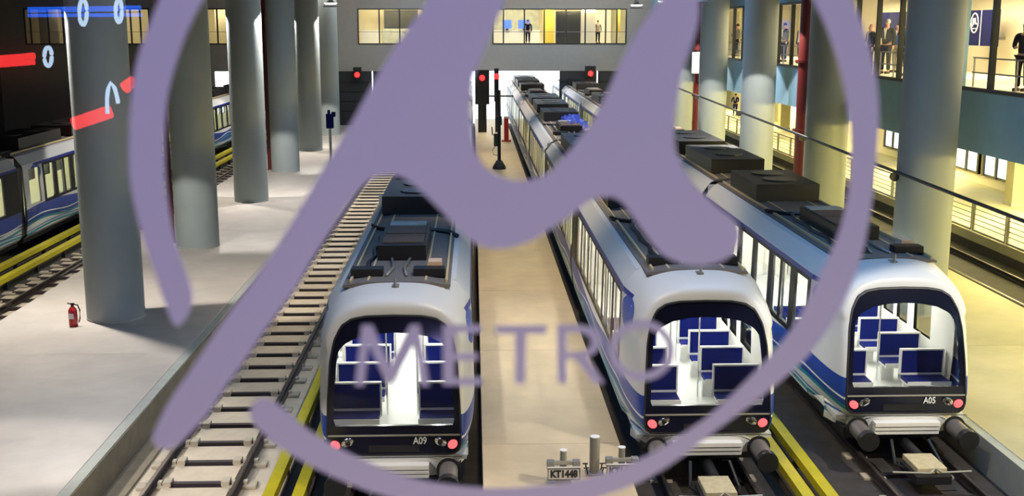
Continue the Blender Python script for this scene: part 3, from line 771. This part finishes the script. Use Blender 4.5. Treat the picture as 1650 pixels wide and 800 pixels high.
MB().box(-.15, -.12, 0, .15, .12, .03).build('base_plate', 'metal', b)
for sx in (-1, 1):
    for sy in (-1, 1): MB().tube([(sx*.12, sy*.09, .03), (sx*.14, sy*.1, .14)], .012, 6).tube([(sx*.10, sy*.09, .14), (sx*.19, sy*.1, .14)], .012, 6).build('bolt', 'black', b)
# thin blue-grey post on left platform
p = empty('call_post', (-7.5, 59.6, .45), 'slim grey post with a small box on the left platform', 'post')
MB().tube([(0, 0, 0), (0, 0, 2.4)], .07, 10).build('pole', 'metal', p, True)
MB().box(-.19, -.12, 2.1, .19, .12, 2.85).build('box', 'navy', p, bevel=.02); MB().box(-.1, -.1, 2.85, .02, .1, 3.05).box(.1, -.1, 2.7, .3, .1, 2.95).build('siren', 'navy', p)
# cabinet on facade
c = empty('wall_cabinet', (12.75, 64.6, 5.15), 'white rectangular cabinet hung on the dark red pipe', 'cabinet')
MB().box(-.33, -.2, 0, .33, .2, 1.2).build('housing', 'whitew', c, bevel=.03)
MB().tube([(.3, 0, .9), (.6, 0, 1.0), (.6, 0, .8)], .05, 8).build('bracket', 'galv', c, True)
MB().box(-.02, -.22, -.5, .1, -.1, 0).build('cable_tail', 'black', c)
# cable running past the right columns
cb = MB().tube([(10.785+(y-28.6)*.0195, y, 4.10+.0068*(y-23)) for y in [20+i*1.2 for i in range(38)]], .045, 8).build('steel_cable', 'black', None, True)
tag(cb, 'long black cable strung along the right columns', 'cable')
for (x, y) in COLS_R[:5]:
    t_ = empty('cable_anchor', (x-.76, y, 4.02+.0068*(y-23)), 'black cable anchor fixed on the right column, %s along' % {28.6: 'first', 38.2: 'second', 48.3: 'third', 58.4: 'fourth', 68.4: 'fifth'}[y], 'anchor', 'cable anchors on the right columns')
    MB().tube([(-.05, -.06, -.07), (-.05, .06, -.07)], .11, 14).build('pulley', 'frame', t_, True); MB().box(-.02, -.04, -.14, .05, .04, .02).build('bracket', 'frame', t_)
# gallery railing
rl = empty('guard_railing', (18.25, 0, .45), 'dark steel guard railing along the right gallery edge', 'railing')
me = None; yy = 16.0
while yy < 112:
    if me is None:
        o = MB().ring('x', -.03, .03, .06, 0, 2.64, 1.06, .06).build('railing_panel', 'metal', rl); me = o
        for z in (.25, .43, .61, .80): MB().box(-.015, .1, z, .015, 2.6, z+.03).build('rail_bar', 'metal', o)
    else: o = copy_tree(me, rl)
    o.location.y = yy; yy += 2.7
# gallery back windows, piers and boards
for k, yc in enumerate((47.5, 50.8, 54.0, 60.5, 63.8)):
    f = struct(MB().ring('x', 23.9, 24.0, yc-1.4, .9, yc+1.4, 2.4, .1).build('window_%d' % (10+k), 'frame'))
    for q in (-1.4, -.1, 1.2): MB().box(23.86, yc+q, .9, 24.0, yc+q+.18, 2.4).build('mullion', 'frame', f)
    MB().box(23.93, yc-1.3, 1.0, 23.97, yc+1.3, 2.3).build('frosted_pane', 'litpane', f)
for k, yc in enumerate((46.0, 58, 70, 82, 94)):
    c = empty('gallery_pier', (22.6, yc, .45), 'yellowish square pier on the gallery floor, %s from the right' % ['first', 'second', 'third', 'fourth', 'fifth'][k], 'pier', 'square piers on the right gallery')
    MB().box(-.35, -.35, 0, .35, .35, 4.04).build('shaft', 'platr', c); MB().box(-.38, -.38, 0, .38, .38, .12).build('plinth', 'curb', c)
d = empty('display_board', (23.0, 77, .45), 'blue and green upright board on the gallery behind the third right column', 'board')
MB().box(-.05, -1.2, 0, .05, 1.2, 3.6).build('board_panel', 'navy', d); MB().box(-.08, -1.15, .8, -.05, -.4, 3.0).build('green_stripe', 'green', d)

# ------------------------------------------------------------------ people
def skinmesh(name, pts, edges, rad, m, parent, root=0, sub=2):
    me = bpy.data.meshes.new(name); me.from_pydata(pts, edges, []); o = bpy.data.objects.new(name, me); COL.objects.link(o); o.parent = parent
    sk = o.modifiers.new('skin', 'SKIN'); sk.use_smooth_shade = True
    if not me.skin_vertices: me.skin_vertices.new(name='')
    for i, r in enumerate(rad):
        rr = r if isinstance(r, tuple) else (r, r); me.skin_vertices[0].data[i].radius = rr; me.skin_vertices[0].data[i].use_root = (i == root)
    s = o.modifiers.new('sub', 'SUBSURF'); s.levels = sub; s.render_levels = sub
    me.materials.append(M[m]); return o
def person(x, y, z, rot, h, lab, jacket='suitn', legs='suitn', hair='hair', shirt=True, armsL='down', armsR='down', seat=False):
    r = empty('person', (x, y, z), lab, 'person'); r.rotation_euler.z = rot; r.scale = (h/1.75,)*3
    A = {'down': [(.22, 0, 1.42), (.27, .02, 1.15), (.26, -.06, .90), (.26, -.08, .80)],
         'fold': [(.22, 0, 1.42), (.28, .0, 1.16), (.12, -.24, 1.12), (.02, -.28, 1.14)],
         'rail': [(.22, 0, 1.42), (.28, -.08, 1.18), (.22, -.32, 1.08), (.20, -.38, 1.05)],
         'up': [(.22, 0, 1.42), (.33, -.10, 1.2), (.28, -.26, 1.45), (.24, -.28, 1.55)]}
    def arm(k, s): return [(s*a, b, c) for a, b, c in A[k]]
    L = [(0.10, 0, .92), (.11, -.02, .50), (.11, .02, .10), (.12, -.10, .05)]
    pts = [(0, 0, .98), (0, 0.01, 1.2), (0, 0, 1.42), (0, 0, 1.50), (0, -.01, 1.58), (0, -.01, 1.68)]
    ed = [(0, 1), (1, 2), (2, 3), (3, 4), (4, 5)]; rad = [(.15, .11), (.14, .10), (.15, .09), .052, (.078, .09), (.07, .085)]
    for s in (1, -1):
        n0 = len(pts); a = arm(armsR if s > 0 else armsL, s); pts += a; rad += [.055, .045, .034, .032]
        ed += [(2, n0)]+[(n0+i, n0+i+1) for i in range(3)]
        n0 = len(pts); pts += [(s*a, b, c) for a, b, c in L]; rad += [.09, .058, .042, .04]
        ed += [(0, n0)]+[(n0+i, n0+i+1) for i in range(3)]
    b = skinmesh('body', pts, ed, rad, 'skin', r)
    # face
    f = MB().tube([(0, -.095, 1.645), (0, -.125, 1.61)], [.008, .014], 6)
    f.build('nose', 'skin', b)
    e = MB()
    for s in (-1, 1): e.tube([(s*.032, -.088, 1.645), (s*.032, -.097, 1.645)], .009, 6)
    e.build('eyes', 'hair', b); MB().box(-.025, -.098, 1.565, .025, -.088, 1.573).build('mouth', 'redbright', b)
    hp = MB().lathe([(.086, -.02), (.09, .03), (.08, .075), (.05, .105), (.01, .115)], (0, .018, 1.655), 16); hp.build('hair', hair, b, True)
    # jacket
    jp = [(0, 0, .90), (0, 0.01, 1.18), (0, 0, 1.42)]; je = [(0, 1), (1, 2)]; jr = [(.19, .14), (.17, .13), (.17, .11)]
    for s in (1, -1):
        n0 = len(jp); a = arm(armsR if s > 0 else armsL, s)[:3]; jp += a; jr += [.075, .062, .05]; je += [(2, n0), (n0, n0+1), (n0+1, n0+2)]
    skinmesh('jacket', jp, je, jr, jacket, r)
    tp = [(0, 0, .94)]; te = []; trd = [(.17, .125)]
    for s in (1, -1):
        n0 = len(tp); tp += [(s*.10, 0, .85), (s*.11, -.02, .50), (s*.11, .02, .10)]; trd += [.105, .078, .065]; te += [(0, n0), (n0, n0+1), (n0+1, n0+2)]
    skinmesh('trousers', tp, te, trd, legs, r)
    sh = MB()
    for s in (1, -1): sh.box(s*.11-.045, -.19, 0, s*.11+.045, .08, .085)
    sh.build('shoes', 'hair', r, bevel=.02)
    if shirt: MB().prism([(-.05, 1.47), (.05, 1.47), (0, 1.12)], -.142, -.12).build('shirt_front', 'shirt', r)
    return r
fz = 6.16
W = -math.pi/2   # turned towards the hall (-X)
person(14.5, 53.2, fz, W*.8, 1.78, 'man in dark navy suit standing at the third upper window', armsL='rail')
person(14.6, 50.6, fz, W*.8, 1.74, 'person in purple grey skirt and white top behind the upper handrail', 'shirt', 'purple', 'hairb', False)
person(15.4, 53.6, fz, W*.8, 1.7, 'person in dark green coat between the two at the third upper window', 'suitb', 'suitb', 'hair', False)
person(14.6, 63.2, fz, W*.7, 1.75, 'person in grey coat in the farthest upper window', 'greycl', 'suitb', 'hair', False, armsL='rail')
person(14.9, 65.0, fz, W*1.2, 1.70, 'person in black bending arm in the farthest upper window', 'suitb', 'greycl', 'hair', False, armsR='fold')
person(14.5, 41.55, fz, W*.9, 1.70, 'bald reddish man in dark suit at the left of the upper group', 'suitb', 'suitb', 'skin', True, armsL='fold')
person(14.4, 39.65, fz, W*.5, 1.86, 'tall man in black coat and white shirt amid the upper group', 'suitb', 'suitb', 'hairg')
person(15.2, 40.7, fz, W*.7, 1.76, 'man in bright blue jacket right of the tall man in black', 'suitblue', 'greycl', 'hair')
person(14.5, 37.95, fz, W*1.4, 1.74, 'fair haired person in black with hand raised to the face', 'suitb', 'suitb', 'hairb', False, armsL='up', armsR='up')
person(14.0, 28.75, fz, W*.6, 1.72, 'person in black coat cut by the right edge of the picture', 'suitb', 'suitb', 'hair', False, armsL='fold')
person(21.9, 94.6, .45, W*.3, 1.8, 'man in dark suit on the lower gallery floor behind the railing', 'suitn', 'suitn', 'hair', armsL='rail', armsR='rail')
person(4.15, 87.2, 6.5, 0, 1.75, 'person in black standing in the far window strip beside the screens', 'suitb', 'suitb', 'hair', False)
person(9.6, 88.4, 6.5, .3, 1.72, 'person in grey standing in the right end of the far window strip', 'greycl', 'suitb', 'hair', False)

# ------------------------------------------------------------------ window with vinyl emblem in front of the camera
YP = 1.0
fw = Vector((math.sin(YAW)*math.cos(P), math.cos(YAW)*math.cos(P), -math.sin(P))); rt = Vector((math.cos(YAW), -math.sin(YAW), 0)); up = rt.cross(fw)
def onpane(px, py, yp=YP):
    r = fw+rt*((px-825)/F)-up*((py-400)/F); t = yp/r.y; return (r.x*t, H+r.z*t)
wf = struct(MB().ring('y', .94, 1.06, -3.3, 6.1, 3.5, 11, .1).build('window_15', 'frame'))
MB().quad((-3.2, 1.003, 6.2), (3.4, 1.003, 6.2), (3.4, 1.003, 10.9), (-3.2, 1.003, 10.9)).build('pane', 'pane', wf)
de = empty('window_decal', (0, 1.0, 7.0), 'large lilac metro emblem film stuck on the viewing window glass', 'decal')
def smoothpoly(pts, it=2):
    for _ in range(it):
        q = []
        for i in range(len(pts)):
            a = pts[i]; b_ = pts[(i+1) % len(pts)]; q += [(a[0]*.75+b_[0]*.25, a[1]*.75+b_[1]*.25), (a[0]*.25+b_[0]*.75, a[1]*.25+b_[1]*.75)]
        pts = q
    return pts
def film(name, outline, hole=None, it=2, th=.0008):
    # outline on the glass, filled flat and given the film's thickness
    bm = bmesh.new()
    def ring(pp): vs = [bm.verts.new((onpane(*p)[0], 0, onpane(*p)[1]-7.0)) for p in pp]; return [bm.edges.new((vs[i], vs[(i+1) % len(vs)])) for i in range(len(vs))]
    es = ring(smoothpoly(outline, it) if it else outline)
    if hole: es += ring(smoothpoly(hole, it) if it else hole)
    bmesh.ops.triangle_fill(bm, edges=es, use_beauty=True)
    r = bmesh.ops.extrude_face_region(bm, geom=bm.faces[:]); vs = [v for v in r['geom'] if isinstance(v, bmesh.types.BMVert)]
    for v in vs: v.co.y -= th
    me = bpy.data.meshes.new(name); bm.to_mesh(me); bm.free(); me.materials.append(M['decal'])
    o = bpy.data.objects.new(name, me); COL.objects.link(o); o.parent = de; return o
MSHAPE = [(700, -40), (691, 0), (657, 45), (624, 94), (590, 154), (564, 202), (528, 260), (494, 317), (457, 382), (417, 440), (359, 519), (314, 587), (275, 642), (250, 690), (244, 712), (262, 726), (282, 722),
    (301, 704), (336, 668), (362, 626), (395, 581), (427, 532), (457, 492), (478, 464), (505, 415), (535, 368), (562, 328), (582, 301), (602, 285), (630, 280), (650, 286), (670, 300), (693, 322), (713, 342), (729, 360), (747, 378), (765, 393), (788, 401), (814, 402),
    (838, 395), (860, 387), (881, 373), (915, 352), (935, 335), (955, 321), (976, 316), (996, 320), (1013, 338), (1037, 375), (1060, 405), (1084, 421), (1118, 429), (1151, 426), (1176, 415), (1190, 396), (1192, 368), (1179, 350), (1161, 338), (1138, 317), (1120, 300), (1104, 276), (1092, 255), (1085, 228),
    (1087, 190), (1098, 118), (1114, 75), (1126, 35), (1127, 0), (1118, -28), (1098, -38), (1080, -24), (1062, 2), (1037, 35), (1006, 86), (978, 150), (955, 196), (937, 218), (918, 243), (900, 262), (885, 278), (866, 288), (841, 292), (814, 289), (790, 277), (772, 258), (763, 234), (759, 203), (757, 169), (760, 137), (767, 110), (777, 90), (789, 56), (804, 26), (815, 0), (824, -40), (800, -70), (740, -75)]
film('letter_m', MSHAPE, it=1)
RL = [(300, -90), (272, -40), (253, 8), (236, 53), (220, 97), (211, 157), (208, 220), (208, 285), (219, 344), (234, 396), (255, 456), (270, 500), (281, 528), (298, 520), (312, 487), (308, 458), (288, 407), (273, 347), (266, 285), (265, 225), (267, 180), (274, 135), (289, 84), (307, 38), (330, -5), (380, -90)]
film('ring_left', RL, it=1)
RR = [(404, 655), (402, 670), (410, 684), (428, 703), (460, 728), (501, 751), (550, 775), (610, 798), (680, 814), (760, 824), (830, 826), (900, 818), (960, 804), (1019, 783), (1055, 765), (1104, 733), (1147, 698), (1204, 657), (1256, 616), (1294, 582), (1327, 544), (1354, 497), (1376, 449), (1391, 404), (1401, 350), (1408, 300), (1413, 250), (1417, 200), (1415, 145), (1405, 90), (1390, 40), (1371, -5), (1335, -90),
    (1262, -90), (1296, -30), (1310, 0), (1327, 35), (1344, 80), (1358, 130), (1367, 185), (1371, 235), (1369, 290), (1361, 345), (1346, 390), (1330, 425), (1306, 474), (1282, 522), (1249, 565), (1208, 608), (1166, 650), (1138, 674), (1104, 697), (1055, 729), (1007, 752), (958, 768), (910, 778), (861, 784), (800, 788), (740, 784), (690, 777), (645, 766), (610, 753), (562, 731), (516, 706), (482, 682), (458, 658), (433, 643), (415, 644)]
film('ring_right', RR, it=1)
def bar(a, b, w_):
    d = Vector((b[0]-a[0], b[1]-a[1])).normalized(); n_ = Vector((-d.y, d.x))*w_/2
    return [(a[0]+n_.x, a[1]+n_.y), (b[0]+n_.x, b[1]+n_.y), (b[0]-n_.x, b[1]-n_.y), (a[0]-n_.x, a[1]-n_.y)]
film('small_letter_m', [(572, 622), (583, 524), (600, 524), (628, 590), (661, 524), (676, 524), (692, 622), (678, 622), (667, 556), (634, 618), (623, 618), (594, 556), (587, 622)], it=0)
film('small_letter_e', [(714, 524), (776, 524), (776, 536), (732, 536), (732, 569), (770, 569), (770, 581), (732, 581), (732, 609), (777, 609), (777, 621), (714, 621)], it=0)
film('small_letter_t', [(798, 525), (880, 525), (880, 538), (848, 538), (846, 618), (830, 618), (830, 538), (798, 538)], it=0)
film('small_letter_r', [(898, 618), (898, 524), (935, 524), (955, 528), (967, 540), (969, 554), (960, 568), (946, 575), (974, 618), (956, 618), (928, 579), (913, 579), (913, 618)], [(913, 536), (913, 568), (935, 568), (949, 562), (953, 552), (948, 541), (935, 536)], it=0)
O = [(1034+53*math.cos(t), 565+49*math.sin(t)) for t in [i*math.pi/20 for i in range(40)]]
Oi = [(1034+40*math.cos(t), 565+36*math.sin(t)) for t in [i*math.pi/20 for i in range(40)]]
film('small_letter_o', O, Oi, it=0)
# neon line map on the back wall of the viewing room (seen mirrored in the glass)
YN = -5.9
def mir(px, py): x_, z_ = onpane(px, py, 2-YN); return (x_, YN, z_)
def neon(name, pts, r, m, lab):
    o = MB().tube([(mir(*p)[0], YN+(.07 if m == 'neonw' else 0), mir(*p)[2]) for p in pts], r, 8).build(name, m, None, True); tag(o, lab, 'neon sign', 'neon route lines on the viewing room wall'); return o
neon('neon_line', [(-60, 100), (55, 90)], .022, 'neonr', 'upper red neon line mirrored in the glass at far left')
neon('neon_line', [(-60, 110), (55, 100)], .018, 'neonr', 'lower red neon line mirrored in the glass at far left')
neon('neon_line', [(118, 200), (178, 180)], .045, 'neonr', 'thick red neon line mirrored across the nearest left column')
neon('neon_line', [(199, 143), (216, 130)], .04, 'neonr', 'short red neon line mirrored right of the nearest left column')
neon('neon_line', [(45, 16), (226, 13)], .018, 'neonb', 'upper blue neon line mirrored over the top left windows')
neon('neon_line', [(45, 25), (228, 24)], .012, 'neonb', 'lower blue neon line mirrored over the top left windows')
for cx, cy, rx, ry, lab in ((83, 91, 6, 15, 'white oval neon station mark between the red lines'), (139, 20, 6, 20, 'white oval neon station mark on the blue line'), (196, 18, 5, 18, 'small white oval neon station mark right on the blue line')):
    pts = [(cx+rx*math.cos(t), cy+ry*math.sin(t)) for t in [i*math.pi/12 for i in range(25)]]
    o = neon('neon_ring', pts, .014, 'neonw', lab)
neon('neon_arc', [(178, 182), (177, 160), (179, 142), (183, 133), (189, 140), (194, 158), (195, 166)], .014, 'neonw', 'pale blue neon arc mirrored at the end of the thick red line')

# every loose piece of these becomes an object of its own
SPLIT = {'eyes', 'shoes', 'bolt', 'antenna', 'handrail', 'step_gap', 'step_plate', 'ceiling_light_strip', 'end_wall', 'plate_border', 'rail_clip',
         'seat_edge', 'seat_shell', 'intake_grille', 'roof_cable', 'siren', 'valve_handle', 'wall_back', 'wall_right', 'ceiling'}
def islands(me):
    p = list(range(len(me.vertices)))
    def f(a):
        while p[a] != a: p[a] = p[p[a]]; a = p[a]
        return a
    for e in me.edges:
        a, b_ = f(e.vertices[0]), f(e.vertices[1])
        if a != b_: p[a] = b_
    g = {}
    for i in range(len(p)): g.setdefault(f(i), []).append(i)
    if len(g) < 2: return None
    out = []
    for vs in g.values():
        mp = {v: k for k, v in enumerate(vs)}
        m2 = bpy.data.meshes.new(me.name.split('.')[0]); m2.from_pydata([tuple(me.vertices[v].co) for v in vs], [], [[mp[v] for v in q.vertices] for q in me.polygons if q.vertices[0] in mp])
        for mt in me.materials: m2.materials.append(mt)
        if me.polygons[0].use_smooth: m2.polygons.foreach_set('use_smooth', [True]*len(m2.polygons))
        m2.update(); out.append(m2)
    return out
done = {}
for o in list(COL.objects):
    if o.type != 'MESH' or o.name.split('.')[0] not in SPLIT: continue
    k = o.data.name
    if k not in done: done[k] = islands(o.data)
    if not done[k]: continue
    for m2 in done[k][1:]:
        c = o.copy(); c.data = m2; COL.objects.link(c)
    o.data = done[k][0]
